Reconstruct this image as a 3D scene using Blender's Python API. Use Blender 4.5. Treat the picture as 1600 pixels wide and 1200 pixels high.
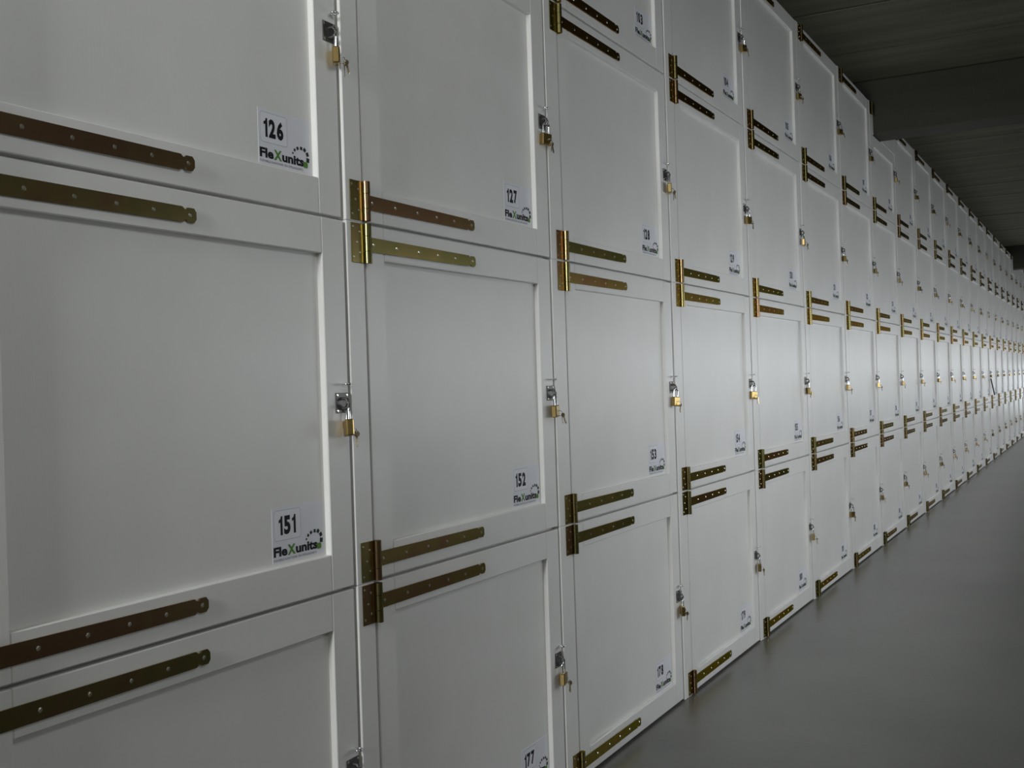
import bpy, bmesh, math, random
from mathutils import Vector, Matrix

random.seed(7)
scene = bpy.context.scene
for o in list(bpy.data.objects):
    bpy.data.objects.remove(o, do_unlink=True)
C = scene.collection

# ------------------------------------------------------------------ camera
YAW, PITCH, ROLL = 0.49324, 0.00132, -0.03195
F_PX = 1750.0
fw = Vector((math.cos(PITCH) * math.cos(YAW), math.cos(PITCH) * math.sin(YAW), math.sin(PITCH)))
rt = fw.cross(Vector((0, 0, 1))).normalized()
up = rt.cross(fw)
r2 = rt * math.cos(ROLL) + up * math.sin(ROLL)
u2 = -rt * math.sin(ROLL) + up * math.cos(ROLL)
cam_data = bpy.data.cameras.new('camera')
cam_data.sensor_fit = 'HORIZONTAL'
cam_data.sensor_width = 36.0
cam_data.lens = 36.0 * F_PX / 1600.0
cam_data.clip_start = 0.05
cam_data.clip_end = 200
cam = bpy.data.objects.new('camera', cam_data)
C.objects.link(cam)
m = Matrix((r2, u2, -fw)).transposed().to_4x4()
m.translation = Vector((-2.59818, -1.83151, 1.51685))
cam.matrix_world = m
scene.camera = cam

# ------------------------------------------------------------------ world, light, exposure
world = bpy.data.worlds.new('world')
scene.world = world
world.use_nodes = True
bg = world.node_tree.nodes['Background']
bg.inputs['Color'].default_value = (0.80, 0.88, 1.0, 1)
bg.inputs['Strength'].default_value = 1.0

scene.view_settings.view_transform = 'Standard'
scene.view_settings.look = 'None'
scene.view_settings.gamma = 1.0
scene.view_settings.use_curve_mapping = False
scene.view_settings.exposure = 0.05

ROOM_X0, ROOM_X1 = -6.0, 32.0
ROOM_Y = -2.35                      # inner face of the wall opposite the lockers
CEIL_Z = 4.16
SIDE_WINDOWS = [(1.7, 5.4), (5.9, 8.9), (9.4, 12.2), (12.8, 15.4), (16.0, 18.8), (19.6, 22.4), (23.2, 26.0), (26.8, 29.6)]
SIDE_Z = (1.12, 2.12)
HIGH_WIN = (-1.8, -0.3, 2.85, 3.7)    # x0, x1, z0, z1 of the clerestory beside the camera
FAR_FILL_WIN = (-2.1, -0.3, 0.3, 1.7)     # y0, y1, z0, z1 of an unseen opening added to brighten the far floor
END_WIN = (-0.70, -0.05, 2.2, 3.9)  # y0, y1, z0, z1 in the wall behind the camera


def window_light(name, loc, rot, sx, sy, power, color):
    d = bpy.data.lights.new(name, 'AREA')
    d.shape = 'RECTANGLE'
    d.size, d.size_y = sx, sy
    d.energy = power
    d.color = color
    o = bpy.data.objects.new(name, d)
    o.location = loc
    o.rotation_euler = rot
    C.objects.link(o)
    return o


SIDE_W = [31, 21.5, 20.5, 20.5, 24, 25, 26, 27]
TILT = math.radians(30)             # sky light comes in downwards
DAY = (0.97, 0.985, 1.0)
for i, (x0, x1) in enumerate(SIDE_WINDOWS):
    window_light('daylight_side', ((x0 + x1) / 2, ROOM_Y - 0.12, sum(SIDE_Z) / 2), (math.radians(90) - TILT, 0, 0),
                 x1 - x0 - 0.02, SIDE_Z[1] - SIDE_Z[0] - 0.02, SIDE_W[i], DAY)
window_light('daylight_high', ((HIGH_WIN[0] + HIGH_WIN[1]) / 2, ROOM_Y - 0.06, (HIGH_WIN[2] + HIGH_WIN[3]) / 2),
             (math.radians(90), 0, 0), HIGH_WIN[1] - HIGH_WIN[0] - 0.02, HIGH_WIN[3] - HIGH_WIN[2] - 0.02, 13, DAY)
window_light('daylight_end', (ROOM_X0 - 0.06, (END_WIN[0] + END_WIN[1]) / 2, (END_WIN[2] + END_WIN[3]) / 2),
             (math.radians(90), 0, math.radians(-90)), END_WIN[1] - END_WIN[0] - 0.02, END_WIN[3] - END_WIN[2] - 0.02,
             230, DAY)
window_light('fill_far', (ROOM_X1 + 0.06, (FAR_FILL_WIN[0] + FAR_FILL_WIN[1]) / 2, (FAR_FILL_WIN[2] + FAR_FILL_WIN[3]) / 2),  # added fill from the far end, lifts the distant floor
             (math.radians(90), 0, math.radians(90)), FAR_FILL_WIN[1] - FAR_FILL_WIN[0] - 0.02, FAR_FILL_WIN[3] - FAR_FILL_WIN[2] - 0.02,
             14, (0.88, 0.95, 1.0))


# ------------------------------------------------------------------ materials
def new_mat(name):
    mt = bpy.data.materials.new(name)
    mt.use_nodes = True
    nt = mt.node_tree
    return mt, nt, nt.nodes['Principled BSDF']


def noise(nt, scale, detail=3.0, rough=0.55, vec_scale=None, coord='Object'):
    tc = nt.nodes.new('ShaderNodeTexCoord')
    src = tc.outputs[coord]
    if vec_scale:
        mp = nt.nodes.new('ShaderNodeMapping')
        mp.inputs['Scale'].default_value = vec_scale
        nt.links.new(src, mp.inputs['Vector'])
        src = mp.outputs['Vector']
    n = nt.nodes.new('ShaderNodeTexNoise')
    n.inputs['Scale'].default_value = scale
    n.inputs['Detail'].default_value = detail
    n.inputs['Roughness'].default_value = rough
    nt.links.new(src, n.inputs['Vector'])
    return n


def ramp(nt, fac, stops):
    r = nt.nodes.new('ShaderNodeValToRGB')
    e = r.color_ramp.elements
    e[0].position, e[0].color = stops[0][0], (*stops[0][1], 1)
    e[1].position, e[1].color = stops[-1][0], (*stops[-1][1], 1)
    for p, c in stops[1:-1]:
        k = e.new(p)
        k.color = (*c, 1)
    nt.links.new(fac, r.inputs['Fac'])
    return r


def bump(nt, bsdf, height, strength, dist):
    b = nt.nodes.new('ShaderNodeBump')
    b.inputs['Strength'].default_value = strength
    b.inputs['Distance'].default_value = dist
    nt.links.new(height, b.inputs['Height'])
    nt.links.new(b.outputs['Normal'], bsdf.inputs['Normal'])


def paint_mat():
    mt, nt, b = new_mat('white_paint')
    n = noise(nt, 3.0, 4)
    r = ramp(nt, n.outputs['Fac'], [(0.3, (0.745, 0.745, 0.715)), (0.7, (0.80, 0.80, 0.775))])
    nt.links.new(r.outputs['Color'], b.inputs['Base Color'])
    b.inputs['Roughness'].default_value = 0.38
    g = noise(nt, 1.0, 4, 0.6, (260, 260, 14))
    bump(nt, b, g.outputs['Fac'], 0.12, 0.002)
    return mt


def zinc_mat():
    mt, nt, b = new_mat('yellow_zinc')
    n = noise(nt, 9.0, 3)
    oi = nt.nodes.new('ShaderNodeObjectInfo')
    add = nt.nodes.new('ShaderNodeMath')
    add.operation = 'MULTIPLY_ADD'
    nt.links.new(oi.outputs['Random'], add.inputs[0])
    add.inputs[1].default_value = 0.5
    nt.links.new(n.outputs['Fac'], add.inputs[2])
    sub = nt.nodes.new('ShaderNodeMath')
    sub.operation = 'SUBTRACT'
    nt.links.new(add.outputs[0], sub.inputs[0])
    sub.inputs[1].default_value = 0.25
    r = ramp(nt, sub.outputs[0], [(0.25, (0.215, 0.205, 0.085)), (0.5, (0.285, 0.225, 0.095)), (0.75, (0.28, 0.17, 0.10))])
    nt.links.new(r.outputs['Color'], b.inputs['Base Color'])
    b.inputs['Metallic'].default_value = 1.0
    b.inputs['Roughness'].default_value = 0.27
    b.inputs['Specular Tint'].default_value = (0.40, 0.34, 0.20, 1)
    return mt


def plain_mat(name, col, metallic=0.0, rough=0.5, var=0.0, scale=20.0, spec=0.5):
    mt, nt, b = new_mat(name)
    n = noise(nt, scale, 2)
    lo = tuple(c * (1 - var) for c in col)
    hi = tuple(min(1, c * (1 + var)) for c in col)
    r = ramp(nt, n.outputs['Fac'], [(0.3, lo), (0.7, hi)])
    nt.links.new(r.outputs['Color'], b.inputs['Base Color'])
    b.inputs['Metallic'].default_value = metallic
    b.inputs['Roughness'].default_value = rough
    b.inputs['Specular IOR Level'].default_value = spec
    return mt


def concrete_mat(name, lo, hi, rough, stretch, bscale, bstr):
    mt, nt, b = new_mat(name)
    n = noise(nt, 1.3, 6, 0.6, stretch)
    n2 = noise(nt, 60.0, 3, 0.6)
    mx = nt.nodes.new('ShaderNodeMath')
    mx.operation = 'MULTIPLY_ADD'
    nt.links.new(n2.outputs['Fac'], mx.inputs[0])
    mx.inputs[1].default_value = 0.35
    nt.links.new(n.outputs['Fac'], mx.inputs[2])
    r = ramp(nt, mx.outputs[0], [(0.45, lo), (0.9, hi)])
    nt.links.new(r.outputs['Color'], b.inputs['Base Color'])
    b.inputs['Roughness'].default_value = rough
    n3 = noise(nt, bscale, 5, 0.65)
    bump(nt, b, n3.outputs['Fac'], bstr, 0.01)
    return mt


M = {
    'paint': paint_mat(),
    'zinc': zinc_mat(),
    'screw': plain_mat('screw_steel', (0.72, 0.70, 0.60), 1.0, 0.25, 0.1),
    'steel': plain_mat('dark_steel', (0.11, 0.11, 0.105), 0.7, 0.45, 0.2),
    'chrome': plain_mat('chrome', (0.82, 0.83, 0.85), 1.0, 0.12, 0.03),
    'brass': plain_mat('brass', (0.43, 0.315, 0.125), 1.0, 0.28, 0.12),
    'key': plain_mat('key_metal', (0.42, 0.36, 0.24), 1.0, 0.3, 0.1),
    'sticker': plain_mat('sticker_film', (0.78, 0.79, 0.84), 0.0, 0.3, 0.01),
    'plate': plain_mat('number_film', (0.82, 0.83, 0.87), 0.0, 0.3, 0.01),
    'line': plain_mat('hairline_ink', (0.22, 0.22, 0.25), 0.0, 0.4),
    'ink': plain_mat('black_ink', (0.006, 0.006, 0.009), 0.0, 0.6, spec=0.2),
    'green': plain_mat('green_ink', (0.095, 0.25, 0.03), 0.0, 0.6, spec=0.2),
    'dkgreen': plain_mat('dark_green_ink', (0.012, 0.022, 0.010), 0.0, 0.6, spec=0.2),
    'floor': concrete_mat('floor_concrete', (0.076, 0.078, 0.070), (0.118, 0.120, 0.108), 0.30, (1, 1, 1), 40, 0.06),
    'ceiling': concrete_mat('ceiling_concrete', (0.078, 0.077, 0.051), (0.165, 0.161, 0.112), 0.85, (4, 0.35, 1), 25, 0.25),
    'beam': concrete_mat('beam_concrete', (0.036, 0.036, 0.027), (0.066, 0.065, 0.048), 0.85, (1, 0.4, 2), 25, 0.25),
    'wall': concrete_mat('wall_concrete', (0.10, 0.10, 0.085), (0.15, 0.149, 0.128), 0.9, (1, 1, 1), 25, 0.2),
    'frame': plain_mat('window_frame_metal', (0.22, 0.23, 0.22), 0.2, 0.5, 0.1),
    'cord': plain_mat('dark_rubber', (0.05, 0.055, 0.06), 0.0, 0.6),
}


# ------------------------------------------------------------------ mesh helpers
def finish(bm, name, mat, smooth=False):
    me = bpy.data.meshes.new(name)
    bm.normal_update()
    bm.to_mesh(me)
    bm.free()
    me.materials.append(mat)
    if smooth:
        for p in me.polygons:
            p.use_smooth = True
    return me


def box(bm, x0, x1, y0, y1, z0, z1, bev=0.0):
    vs = [bm.verts.new((x, y, z)) for x in (x0, x1) for y in (y0, y1) for z in (z0, z1)]
    idx = [(0, 1, 3, 2), (4, 6, 7, 5), (0, 4, 5, 1), (2, 3, 7, 6), (0, 2, 6, 4), (1, 5, 7, 3)]
    fs = [bm.faces.new([vs[i] for i in f]) for f in idx]
    bmesh.ops.recalc_face_normals(bm, faces=fs)
    if bev:
        es = list({e for f in fs for e in f.edges})
        bmesh.ops.bevel(bm, geom=es, offset=bev, segments=1, affect='EDGES', profile=0.5)


def tube(bm, pts, r, n=8, closed=False, cap=True):
    pts = [Vector(p) for p in pts]
    rings = []
    L = len(pts)
    for i, p in enumerate(pts):
        if closed:
            t = pts[(i + 1) % L] - pts[i - 1]
        else:
            t = pts[min(i + 1, L - 1)] - pts[max(i - 1, 0)]
        t.normalize()
        a = Vector((0, 0, 1)) if abs(t.z) < 0.9 else Vector((0, 1, 0))
        s = t.cross(a).normalized()
        q = s.cross(t)
        rings.append([bm.verts.new(p + (s * math.cos(k * 2 * math.pi / n) + q * math.sin(k * 2 * math.pi / n)) * r)
                      for k in range(n)])
    R = range(L if closed else L - 1)
    for i in R:
        a, b = rings[i], rings[(i + 1) % L]
        for k in range(n):
            bm.faces.new((a[k], a[(k + 1) % n], b[(k + 1) % n], b[k]))
    if cap and not closed:
        bm.faces.new([bm.verts.new(v.co) for v in rings[0][::-1]])
        bm.faces.new([bm.verts.new(v.co) for v in rings[-1]])
    bmesh.ops.recalc_face_normals(bm, faces=bm.faces[:])


def prism_xz(bm, outline, y0, y1):
    """outline of (x, z) extruded from y0 (back) to y1 (front)."""
    a = [bm.verts.new((x, y0, z)) for x, z in outline]
    b = [bm.verts.new((x, y1, z)) for x, z in outline]
    n = len(a)
    fs = [bm.faces.new(b), bm.faces.new(a[::-1])]
    for i in range(n):
        fs.append(bm.faces.new((a[i], a[(i + 1) % n], b[(i + 1) % n], b[i])))
    bmesh.ops.recalc_face_normals(bm, faces=fs)


def dome(bm, x, y, z, r, h, n=8):
    """screw head on a surface facing -y."""
    a = [bm.verts.new((x + r * math.cos(k * 2 * math.pi / n), y, z + r * math.sin(k * 2 * math.pi / n))) for k in range(n)]
    b = [bm.verts.new((x + .6 * r * math.cos(k * 2 * math.pi / n), y - h, z + .6 * r * math.sin(k * 2 * math.pi / n))) for k in range(n)]
    fs = [bm.faces.new(b)]
    for k in range(n):
        fs.append(bm.faces.new((a[k], a[(k + 1) % n], b[(k + 1) % n], b[k])))
    bmesh.ops.recalc_face_normals(bm, faces=fs)
    # outward = towards -y
    for f in fs[:1]:
        f.normal_update()
        if f.normal.y > 0:
            bmesh.ops.reverse_faces(bm, faces=fs)


def link(name, me, parent=None, loc=(0, 0, 0), rot=(0, 0, 0)):
    o = bpy.data.objects.new(name, me)
    o.location = loc
    o.rotation_euler = rot
    o.parent = parent
    C.objects.link(o)
    return o


def tag(o, label, cat, group=None):
    o['label'] = label
    o['category'] = cat
    if group:
        o['group'] = group
    return o


def structure(name, bm, mat, label=None, cat=None):
    o = link(name, finish(bm, name, mat))
    o['kind'] = 'structure'
    if label:
        o['label'] = label
        o['category'] = cat
    return o


def part(name, bm, mat, parent, smooth=False):
    return link(name, finish(bm, name, mat, smooth), parent)


# ------------------------------------------------------------------ structure
COLX = [-2.557, -1.299, -0.033, 1.261, 2.554, 3.853, 5.143, 6.424, 7.689, 8.964, 10.239, 11.515, 12.791, 14.067, 15.343,
        16.621, 17.9, 19.179, 20.458, 21.737, 23.016, 24.295, 25.574, 26.854, 28.132, 29.411, 30.69]
ROWZ = [(2.9664, 3.9301), (1.9837, 2.9664), (0.9837, 1.9837), (0.0, 0.9837)]   # top row first
BACK_Y = 1.05
BEAMS = [(-8.0, -7.62), (7.786, 8.165), (23.55, 23.93)]
BEAM_Z = 3.66

bm = bmesh.new()
box(bm, ROOM_X0 - .3, ROOM_X1 + .3, ROOM_Y - .3, BACK_Y + .3, -0.2, 0.0)
structure('floor', bm, M['floor'], 'grey smooth concrete floor running along the lockers', 'floor')

bm = bmesh.new()
box(bm, ROOM_X0 - .3, ROOM_X1 + .3, BACK_Y, BACK_Y + .25, 0.0, 4.4)
structure('wall_back', bm, M['wall'], 'concrete wall behind the stacked lockers', 'wall')

# wall opposite the lockers, with its window openings
HOLES = [(x0, x1, SIDE_Z[0], SIDE_Z[1]) for x0, x1 in SIDE_WINDOWS] + [HIGH_WIN]
bm = bmesh.new()
y0, y1 = ROOM_Y - .3, ROOM_Y
xs = sorted({ROOM_X0, ROOM_X1} | {h[0] for h in HOLES} | {h[1] for h in HOLES})
for xa, xb in zip(xs[:-1], xs[1:]):
    hs = sorted([(h[2], h[3]) for h in HOLES if h[0] <= xa and h[1] >= xb])
    z = 0.0
    for za, zb in hs:
        box(bm, xa, xb, y0, y1, z, za)
        z = zb
    box(bm, xa, xb, y0, y1, z, 4.4)
structure('wall_right', bm, M['wall'], 'concrete wall with windows facing the lockers', 'wall')
for i, (x0, x1, za, zb) in enumerate(HOLES):
    bm = bmesh.new()
    f = 0.05
    yb, yf = ROOM_Y - .2, ROOM_Y - .13
    box(bm, x0, x1, yb, yf, za, za + f)
    box(bm, x0, x1, yb, yf, zb - f, zb)
    for k in range(4):
        xx = x0 + (x1 - x0 - f) * k / 3
        box(bm, xx, xx + f, yb, yf, za + f, zb - f)
    structure('window_%d' % (i + 1), bm, M['frame'], 'metal framed window in the wall facing the lockers', 'window')

# end wall behind the camera, with an opening
bm = bmesh.new()
x0, x1 = ROOM_X0 - .3, ROOM_X0
ya, yb, za, zb = END_WIN
box(bm, x0, x1, ROOM_Y, BACK_Y, 0, za)
box(bm, x0, x1, ROOM_Y, BACK_Y, zb, 4.4)
box(bm, x0, x1, ROOM_Y, ya, za, zb)
box(bm, x0, x1, yb, BACK_Y, za, zb)
structure('wall_near', bm, M['wall'], 'concrete end wall with a large window behind the viewer', 'wall')
bm = bmesh.new()
box(bm, x0 + .1, x0 + .17, ya, yb, za, za + .06)
box(bm, x0 + .1, x0 + .17, ya, yb, zb - .06, zb)
for k in range(4):
    yy = ya + (yb - ya - .06) * k / 3
    box(bm, x0 + .1, x0 + .17, yy, yy + .06, za + .06, zb - .06)
structure('window_10', bm, M['frame'], 'large metal framed window in the end wall', 'window')

bm = bmesh.new()
x0, x1 = ROOM_X1, ROOM_X1 + .3
ya, yb, za, zb = FAR_FILL_WIN
box(bm, x0, x1, ROOM_Y, BACK_Y, 0, za)
box(bm, x0, x1, ROOM_Y, BACK_Y, zb, 4.4)
box(bm, x0, x1, ROOM_Y, ya, za, zb)
box(bm, x0, x1, yb, BACK_Y, za, zb)
structure('wall_far', bm, M['wall'], 'concrete end wall with an added window opening at the far end', 'wall')
bm = bmesh.new()  # frame for the added far opening, out of view
box(bm, x0 + .13, x0 + .2, ya, yb, za, za + .06)
box(bm, x0 + .13, x0 + .2, ya, yb, zb - .06, zb)
for k in range(3):
    yy = ya + (yb - ya - .06) * k / 2
    box(bm, x0 + .13, x0 + .2, yy, yy + .06, za + .06, zb - .06)
structure('window_11', bm, M['frame'], 'unseen metal window frame added in the far end wall', 'window')

# ceiling: a deck with separate concrete planks under it, joints recessed
bm = bmesh.new()
box(bm, ROOM_X0 - .3, ROOM_X1 + .3, ROOM_Y - .3, BACK_Y + .3, CEIL_Z + .02, CEIL_Z + .25)
ceil = structure('ceiling', bm, M['ceiling'], 'dark board-marked concrete ceiling above the lockers', 'ceiling')
PW = 1.175
joints = sorted([6.85 - PW * k for k in range(-1, 12)] + [11.07 + PW * k for k in range(-2, 18)])
joints = [j for j in joints if ROOM_X0 < j < ROOM_X1]
edges = [ROOM_X0] + joints + [ROOM_X1]
for a, b in zip(edges[:-1], edges[1:]):
    if b - a < 0.2:
        continue
    bm = bmesh.new()
    w = (b - a) / 2 - 0.012
    dz = random.uniform(-.004, .004)
    box(bm, -w, w, -(BACK_Y - ROOM_Y) / 2, (BACK_Y - ROOM_Y) / 2, 0, 0.03 - dz, 0.008)
    link('ceiling_plank', finish(bm, 'ceiling_plank', M['ceiling']), ceil, ((a + b) / 2, (BACK_Y + ROOM_Y) / 2, CEIL_Z + dz - .008))

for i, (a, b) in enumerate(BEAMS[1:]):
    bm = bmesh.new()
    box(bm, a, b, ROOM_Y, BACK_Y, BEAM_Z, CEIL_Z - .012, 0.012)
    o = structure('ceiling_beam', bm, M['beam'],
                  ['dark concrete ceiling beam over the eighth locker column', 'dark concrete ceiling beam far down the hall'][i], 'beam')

# white board closing the near end of the lockers
bm = bmesh.new()
box(bm, -1.50, -1.402, 0, .95, 0, 3.93, .003)
structure('trim_1', bm, M['paint'], 'white end board beside the first locker column', 'trim')

# ------------------------------------------------------------------ locker meshes
DW = 1.172        # door width
ST = 0.096        # stile and rail width
REC = 0.018       # recess of the panel
TH = 0.026        # door thickness
GAP = 0.0045


def door_meshes(h, bottom_gap=GAP, key=''):
    """stile, rail and panel meshes for a door in a cell of height h (local z from 0)."""
    z0, z1 = bottom_gap, h - GAP
    out = {}
    bm = bmesh.new()
    box(bm, ST - .01, DW - ST + .01, REC, TH, z0 + ST - .01, z1 - ST + .01)
    out['door'] = finish(bm, 'door', M['paint'])
    bm = bmesh.new()
    box(bm, 0.004, ST, 0, TH, z0, z1, .0022)
    out['stile_a'] = finish(bm, 'stile', M['paint'])
    bm = bmesh.new()
    box(bm, DW - ST, DW, 0, TH, z0, z1, .0022)
    out['stile_b'] = finish(bm, 'stile', M['paint'])
    bm = bmesh.new()
    box(bm, ST + .0004, DW - ST - .0004, 0.0004, TH, z0, z0 + ST, .0022)
    out['rail_a'] = finish(bm, 'rail', M['paint'])
    bm = bmesh.new()
    box(bm, ST + .0004, DW - ST - .0004, 0.0004, TH, z1 - ST, z1, .0022)
    out['rail_b'] = finish(bm, 'rail', M['paint'])
    return out


HIN = 0.116      # height reserved for one hinge


def hinge_meshes():
    out = {}
    bm = bmesh.new()
    box(bm, -.064, -.006, -.003, 0, .003, .113, .0008)
    out['hinge'] = finish(bm, 'hinge', M['zinc'])
    bm = bmesh.new()
    for a, b in ((.003, .0355), (.0372, .0778), (.0795, .113)):
        tube(bm, [(0, -.010, a), (0, -.010, b)], .0115, 14)
    me = finish(bm, 'barrel', M['zinc'])
    for p in me.polygons:
        p.use_smooth = abs(p.normal.z) < .5
    out['barrel'] = me
    bm = bmesh.new()
    c = .058
    hw0, hw1 = .0205, .0175
    o = [(.008, c - hw0), (.568, c - hw1), (.573, c - hw1 + .004)]
    # notch below, tip, notch above
    o += [(.576, c - hw1 + .006), (.581, c - hw1 + .006), (.585, c - hw1 + .001), (.604, c - hw1 + .001), (.611, c - .008),
          (.611, c + .008), (.604, c + hw1 - .001), (.585, c + hw1 - .001), (.581, c + hw1 - .006), (.576, c + hw1 - .006),
          (.573, c + hw1 - .004), (.568, c + hw1), (.008, c + hw0)]
    prism_xz(bm, o, 0, -.0042)
    out['strap'] = finish(bm, 'strap', M['zinc'])
    bm = bmesh.new()
    for x in (.037, .153, .271, .379, .482, .591):
        dome(bm, x, -.0042, c, .0056, .0018)
    for x, z in ((-.056, .101), (-.026, .089), (-.040, .0595), (-.026, .031), (-.056, .018)):
        dome(bm, x, -.003, z, .0042, .0016)
    out['screws'] = finish(bm, 'screws', M['screw'])
    return out


HM = hinge_meshes()


def add_hinge(parent, z, strap=True):
    h = link('hinge', HM['hinge'], parent, (0, 0, z))
    link('barrel', HM['barrel'], h)
    if strap:
        link('strap', HM['strap'], h)
        link('screws', HM['screws'], h)['kind'] = 'stuff'
    return h


# ---- lettering
def text_mesh(txt, mat, bold=0.0, name='lettering', spacing=1.0):
    cu = bpy.data.curves.new(name, 'FONT')
    cu.body = txt
    cu.resolution_u = 3
    cu.offset = bold
    cu.space_character = spacing
    o = bpy.data.objects.new(name, cu)
    C.objects.link(o)
    dg = bpy.context.evaluated_depsgraph_get()
    me = bpy.data.meshes.new_from_object(o.evaluated_get(dg))
    bpy.data.objects.remove(o, do_unlink=True)
    bpy.data.curves.remove(cu)
    me.name = name
    me.materials.clear()
    me.materials.append(mat)
    return me


def bounds(me):
    xs = [v.co.x for v in me.vertices]
    ys = [v.co.y for v in me.vertices]
    return min(xs), max(xs), min(ys), max(ys)


def place_text(me, x0, z0, sx, sz, ox, oz, y):
    """map text plane (x, y) to the door's (x, z) plane at depth y."""
    for v in me.vertices:
        v.co = Vector((x0 + (v.co.x - ox) * sx, y, z0 + (v.co.y - oz) * sz))
    me.flip_normals() if me.polygons and me.polygons[0].normal.y > 0 else None
    me.update()
    if me.polygons and me.polygons[0].normal.y > 0:
        me.flip_normals()


SY = REC - .0006          # sticker front
PY = SY - .0003           # number plate front
IY = PY - .0003           # ink


def sticker_meshes():
    out = {}
    bm = bmesh.new()
    box(bm, .862, 1.066, SY, REC - .00005, .108, .246)
    out['number_sticker'] = finish(bm, 'number_sticker', M['sticker'])

    def rrect(x0, x1, z0, z1, r):
        pts = []
        for cx, cz, a0 in ((x1 - r, z0 + r, -90), (x1 - r, z1 - r, 0), (x0 + r, z1 - r, 90), (x0 + r, z0 + r, 180)):
            for k in range(4):
                a = math.radians(a0 + 30 * k)
                pts.append((cx + r * math.cos(a), cz + r * math.sin(a)))
        return pts
    bm = bmesh.new()
    prism_xz(bm, rrect(.8705, .9735, .1625, .2385, .007), SY, PY + .0001)
    out['plate_outline'] = finish(bm, 'plate_outline', M['line'])
    bm = bmesh.new()
    prism_xz(bm, rrect(.8713, .9727, .1633, .2377, .0065), SY, PY)
    out['number_plate'] = finish(bm, 'number_plate', M['plate'])

    # wordmark in three runs so the X can be green and larger
    full = text_mesh('FleXunits', M['ink'], 0.040)
    fx0, fx1, _, _ = bounds(full)
    cap = bounds(text_mesh('F', M['ink'], 0.040))
    ch = cap[3] - cap[2]
    sx = (1.038 - .8655) / (fx1 - fx0)
    sz = .0245 / ch
    a = text_mesh('Fle', M['ink'], 0.040)
    ax = bounds(a)
    x_w = text_mesh('X', M['green'], 0.034)
    xb = bounds(x_w)
    u = text_mesh('units', M['ink'], 0.040)
    ub = bounds(u)
    gap = .0012
    xw = (xb[1] - xb[0]) * sx * 0.80
    base = .1235
    place_text(a, .8655, base, sx, sz, ax[0], cap[2], IY)
    xs = .8655 + (ax[1] - ax[0]) * sx + gap
    place_text(x_w, xs, base - .0008, sx * .80, sz * 1.10, xb[0], xb[2], IY)
    us = xs + xw + gap
    place_text(u, us, base, sx, sz, ub[0], cap[2], IY)
    out['logo_lettering'] = a
    out['logo_lettering_end'] = u
    out['green_letter'] = x_w
    # ring of growing squares
    bm = bmesh.new()
    sq = [(.9945, .1530, .0050), (1.0020, .1618, .0072), (1.0140, .1680, .0082), (1.0290, .1703, .0086), (1.0430, .1682, .0096),
          (1.0540, .1582, .0104), (1.0555, .1430, .0118)]
    cx, cz = 1.027, .147
    for x, z, s in sq:
        an = math.atan2(z - cz, x - cx)
        h = s / 2
        pts = []
        for px, pz in ((-h, -h), (h, -h), (h, h), (-h, h)):
            pts.append((x + px * math.cos(an) - pz * math.sin(an), z + px * math.sin(an) + pz * math.cos(an)))
        f = bm.faces.new([bm.verts.new((px, IY, pz)) for px, pz in pts])
        f.normal_update()
        if f.normal.y > 0:
            f.normal_flip()
    out['logo_squares'] = finish(bm, 'logo_squares', M['dkgreen'])
    bm = bmesh.new()
    pts = rrect(1.0365, 1.0545, .1215, .1370, .004)
    f = bm.faces.new([bm.verts.new((px, IY - .0001, pz)) for px, pz in pts])
    f.normal_update()
    if f.normal.y > 0:
        f.normal_flip()
    out['logo_leaf'] = finish(bm, 'logo_leaf', M['green'])
    t = text_mesh('FLEXIBELE KANTOOR- EN OPSLAGUNITS', M['line'], 0.004)
    tb = bounds(t)
    place_text(t, .8655, .1120, (1.034 - .8655) / (tb[1] - tb[0]), .0058 / (tb[3] - tb[2]), tb[0], tb[2], IY)
    out['tagline'] = t
    return out


SM = sticker_meshes()
DIG_H = .0475
DIG_W = .0255


def digit_meshes():
    """bold condensed digits, each normalised to a DIG_W x DIG_H cell; the 1 is drawn with its flag."""
    out = {}
    for ch in '0123456789':
        if ch == '1':
            me = bpy.data.meshes.new('digit')
            h, w = DIG_H, .0082
            pts = [(.0072, 0), (.0072 + w, 0), (.0072 + w, h), (.0095, h), (.0080, h * .87), (.0010, h * .79), (.0010, h * .65), (.0072, h * .68)]
            me.from_pydata([(x, y, 0) for x, y in pts], [], [list(range(len(pts)))])
            out[ch] = (me, .0072 + w)
            continue
        me = text_mesh(ch, M['ink'], 0.050, 'digit')
        b = bounds(me)
        for v in me.vertices:
            v.co = Vector(((v.co.x - b[0]) / (b[1] - b[0]) * DIG_W, (v.co.y - b[2]) / (b[3] - b[2]) * DIG_H, 0))
        out[ch] = (me, DIG_W)
    return out


DIGITS = digit_meshes()


def number_mesh(n):
    gap = .0052
    st = str(n)
    total = sum(DIGITS[c][1] for c in st) + gap * (len(st) - 1)
    x = .9200 - total / 2
    bm = bmesh.new()
    for c in st:
        k = len(bm.verts)
        bm.from_mesh(DIGITS[c][0])
        bm.verts.ensure_lookup_table()
        for v in bm.verts[k:]:
            v.co = Vector((x + v.co.x, IY, .1760 + v.co.y))
        x += DIGITS[c][1] + gap
    bmesh.ops.recalc_face_normals(bm, faces=bm.faces[:])
    for f in bm.faces:
        f.normal_update()
        if f.normal.y > 0:
            f.normal_flip()
    return finish(bm, 'locker_number', M['ink'])


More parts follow.
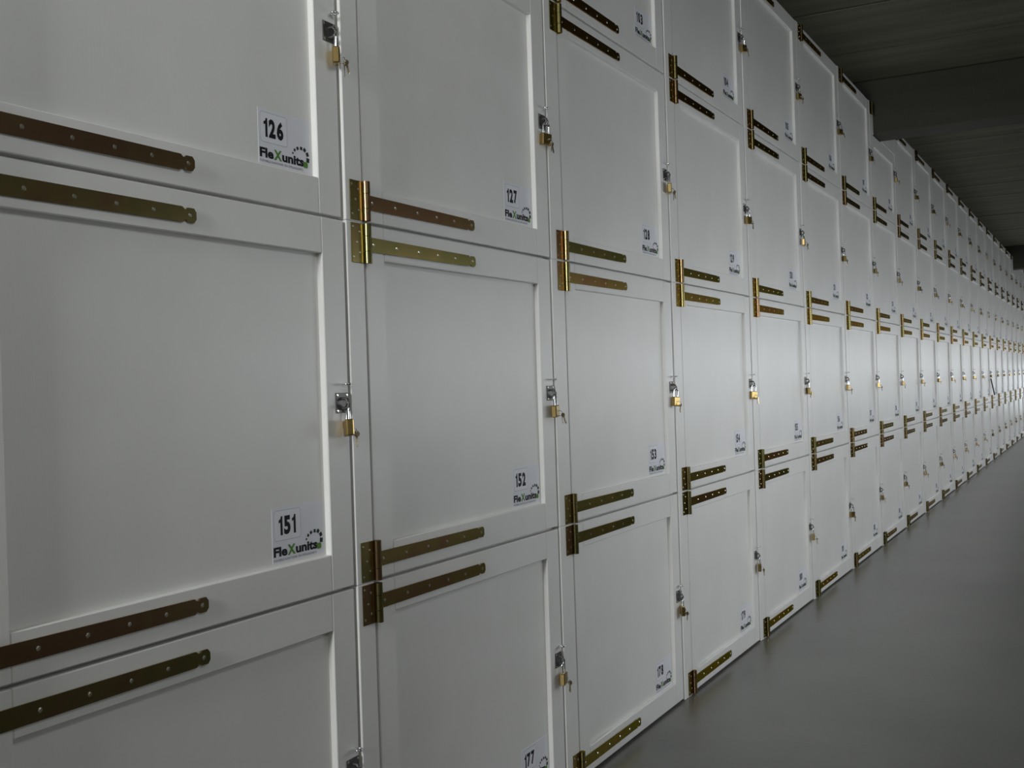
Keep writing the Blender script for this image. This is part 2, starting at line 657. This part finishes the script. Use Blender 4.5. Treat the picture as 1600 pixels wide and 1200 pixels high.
def hasp_meshes():
    out = {}
    bm = bmesh.new()
    box(bm, 1.113, 1.167, -.003, 0, .474, .528, .001)
    out['hasp'] = finish(bm, 'hasp', M['steel'])
    bm = bmesh.new()
    for x in (1.119, 1.161):
        for z in (.480, .522):
            dome(bm, x, -.003, z, .0042, .0016)
    out['screws'] = finish(bm, 'screws', M['screw'])
    bm = bmesh.new()
    pts = [(1.140, 0, .512)]
    for k in range(9):
        a = math.pi / 2 - math.pi * k / 8
        pts.append((1.140, -.012 - .012 * math.cos(a), .499 + .013 * math.sin(a)))
    pts.append((1.140, 0, .486))
    tube(bm, pts, .0042, 8)
    out['staple'] = finish(bm, 'staple', M['steel'], True)
    bm = bmesh.new()
    tube(bm, [(1.146, 0, .551), (1.146, -.008, .551)], .003, 8)
    ring = [(1.146 + .011 * math.cos(k * math.pi / 8), -.017 + .010 * math.sin(k * math.pi / 8), .551) for k in range(16)]
    tube(bm, ring, .0028, 6, closed=True)
    out['screw_eye'] = finish(bm, 'screw_eye', M['chrome'], True)
    return out


PM = hasp_meshes()


def padlock_meshes():
    """origin where the shackle hangs from the staple; lock faces -y."""
    out = {}
    bm = bmesh.new()
    box(bm, -.0235, .0235, -.010, .010, -.083, -.039, .003)
    out['body'] = finish(bm, 'body', M['brass'])
    bm = bmesh.new()
    pts = [(-.015, 0, -.041), (-.015, 0, -.014)]
    for k in range(1, 8):
        a = math.pi - math.pi * k / 8
        pts.append((.015 * math.cos(a), 0, -.014 + .015 * math.sin(a)))
    pts += [(.015, 0, -.014), (.015, 0, -.041)]
    tube(bm, pts, .0040, 8)
    out['shackle'] = finish(bm, 'shackle', M['chrome'], True)
    bm = bmesh.new()
    ring = [(.006 + .001 * math.sin(k), -.014 - .009 * math.cos(k * math.pi / 6), -.070 + .010 * math.sin(k * math.pi / 6)) for k in range(12)]
    tube(bm, ring, .0013, 5, closed=True)
    out['key_ring'] = finish(bm, 'key_ring', M['chrome'], True)
    bm = bmesh.new()
    bow = [(.0085 * math.cos(k * math.pi / 5), -.010 + .0085 * math.sin(k * math.pi / 5)) for k in range(10)]
    prism_xz(bm, bow, .001, -.001)
    blade = [(-.003, -.017), (.003, -.017), (.003, -.040), (.0, -.044), (-.003, -.040), (-.0015, -.034), (-.003, -.031), (-.0018, -.027), (-.003, -.024)]
    prism_xz(bm, blade[::-1], .0009, -.0009)
    out['key'] = finish(bm, 'key', M['key'])
    return out


KM = padlock_meshes()

ROW_WORD = ['top row', 'second row from the top', 'second row from the floor', 'bottom row']
ORD = ['', 'first', 'second', 'third', 'fourth', 'fifth', 'sixth', 'seventh', 'eighth', 'ninth', 'tenth', 'eleventh', 'twelfth', 'thirteenth',
       'fourteenth', 'fifteenth', 'sixteenth', 'seventeenth', 'eighteenth', 'nineteenth', 'twentieth', 'twenty-first', 'twenty-second',
       'twenty-third', 'twenty-fourth', 'twenty-fifth']

DOORS = {}
for r, (za, zb) in enumerate(ROWZ):
    DOORS[r] = door_meshes(zb - za, 0.010 if r == 3 else GAP)
SHORT_H = BEAM_Z - .012 - ROWZ[0][0]
DOORS['short'] = door_meshes(SHORT_H)
POST = {}
BODY = {}


def post_mesh(h, w):
    k = (round(h, 3), round(w, 3))
    if k not in POST:
        bm = bmesh.new()
        box(bm, -w, -.0045, 0, TH + .004, .0004, h - .0004, .0022)
        POST[k] = finish(bm, 'post', M['paint'])
    return POST[k]


def body_mesh(h, w):
    k = (round(h, 3), round(w, 3))
    if k not in BODY:
        bm = bmesh.new()
        # open fronted carcass: two sides, top, bottom, back, with a front frame behind the door
        t = .018
        y0, y1 = TH + .005, .95
        xa, xb = -w, DW + .0095
        box(bm, xa, xa + t, y0, y1, .0005, h - .0005)
        box(bm, xb - t, xb, y0, y1, .0005, h - .0005)
        box(bm, xa + t, xb - t, y0, y1, .0005, t)
        box(bm, xa + t, xb - t, y0, y1, h - t, h - .0005)
        box(bm, xa + t, xb - t, y1 - .01, y1, t, h - t)
        box(bm, xa + t, .03, y0, y0 + .02, t, h - t)
        box(bm, DW - .03, xb - t, y0, y0 + .02, t, h - t)
        BODY[k] = finish(bm, 'body', M['paint'])
    return BODY[k]


def build_locker(r, c):
    x0, x1 = COLX[c], COLX[c + 1]
    za, zb = ROWZ[r]
    h = zb - za
    w = x0 - (COLX[c - 1] + DW + .011) if c > 1 else .09
    num = 101 + 25 * r + (c - 1)
    short = (r == 0 and c in (8, 20))
    e = bpy.data.objects.new('locker', None)
    e.empty_display_size = .1
    e.location = (x0, 0, za)
    C.objects.link(e)
    if c <= 7:
        lab = 'white panelled locker numbered %d, %s, %s column from the left' % (num, ROW_WORD[r], ORD[c])
    else:
        lab = 'white panelled locker, %s, %s column from the left' % (ROW_WORD[r], ORD[c])
    if short:
        lab = 'white locker cut down under the %s beam, %s, %s column' % ('near' if c == 8 else 'far', ROW_WORD[r], ORD[c])
    tag(e, lab, 'locker', 'white lockers stacked four high')
    bh = SHORT_H if short else h
    link('body', body_mesh(bh, w), e)
    link('post', post_mesh(h, w), e)
    dm = DOORS['short' if short else r]
    rnd = random.Random(num * 31)
    dy = rnd.uniform(0, .0022)
    ry = rnd.uniform(-.0010, .0010)
    rz = rnd.uniform(0, .0035)
    if num == 126:
        rz = .0055
    d = link('door', dm['door'], e, (0, dy, 0), (0, ry * .6, rz))
    for nm, k in (('stile', 'stile_a'), ('stile', 'stile_b'), ('rail', 'rail_a'), ('rail', 'rail_b')):
        link(nm, dm[k], d)
    # hinges
    add_hinge(e, .001 if r < 3 else .004)
    if short:
        add_hinge(e, h - HIN - .001, strap=False)
    else:
        add_hinge(e, h - HIN - .001)
    # sticker, with the door's own tilt
    s = link('number_sticker', SM['number_sticker'], e, (0, dy, 0), (0, ry * .6, rz))
    link('plate_outline', SM['plate_outline'], s)
    link('number_plate', SM['number_plate'], s)
    link('locker_number', number_mesh(num), s)
    for nm in ('logo_lettering', 'logo_lettering_end', 'green_letter', 'logo_squares', 'logo_leaf', 'tagline'):
        link(nm.replace('_end', ''), SM[nm], s)
    # hasp
    hz = 0.0 if not short else 0.0
    hs = link('hasp', PM['hasp'], e, (0, dy, hz), (0, 0, rz))
    link('screws', PM['screws'], hs)['kind'] = 'stuff'
    link('staple', PM['staple'], hs)
    link('screw_eye', PM['screw_eye'], e, (0, dy, hz), (0, 0, rz))
    # filler boards either side of a beam
    if short:
        b0, b1 = BEAMS[1] if c == 8 else BEAMS[2]
        for a, b in ((x0 + .003, b0 - .004), (b1 + .004, x0 + DW + .006)):
            if b - a > .02:
                bm = bmesh.new()
                box(bm, a - x0, b - x0, 0, TH, BEAM_Z - .006 - za, h - .001, .002)
                part('filler_board', bm, M['paint'], e)
    # padlock, a thing of its own hanging in the staple
    p = bpy.data.objects.new('padlock', None)
    p.empty_display_size = .03
    p.location = (x0 + 1.140, -.0165, za + .4985 - .004)
    p.rotation_euler = (0, rnd.uniform(-.10, .10), rnd.uniform(-.5, .5))
    if num == 151:
        p.rotation_euler = (.0, .12, .85)
    if num == 126:
        p.rotation_euler = (.0, -.05, .6)
    C.objects.link(p)
    if c <= 7:
        lab = 'brass padlock with keys on locker %d, %s, %s column' % (num, ROW_WORD[r], ORD[c])
    else:
        lab = 'small brass padlock on the %s column, %s' % (ORD[c], ROW_WORD[r])
    tag(p, lab, 'padlock', 'brass padlocks hanging on the locker doors')
    link('body', KM['body'], p)
    link('shackle', KM['shackle'], p)
    if c <= 14:
        link('key_ring', KM['key_ring'], p)
        a = rnd.uniform(.0, .5)
        link('key', KM['key'], p, (.008, -.0230, -.068), (.05, a - .1, rnd.uniform(.6, 1.4)))
        link('key', KM['key'], p, (.008, -.0205, -.070), (-.05, -a * .8, rnd.uniform(-.4, .5)))


for r in range(4):
    for c in range(1, 26):
        build_locker(r, c)

# cord hanging across a far door
bm = bmesh.new()
tube(bm, [(0, 0, 0), (.14, 0, -.065), (.30, 0, -.145), (.44, 0, -.215), (.56, 0, -.275)], .011, 6)
o = link('cord', finish(bm, 'cord', M['cord'], True), None, (17.64, -.020, 1.372))
tag(o, 'thin dark cord slanting across a far locker door below its padlock', 'cord')
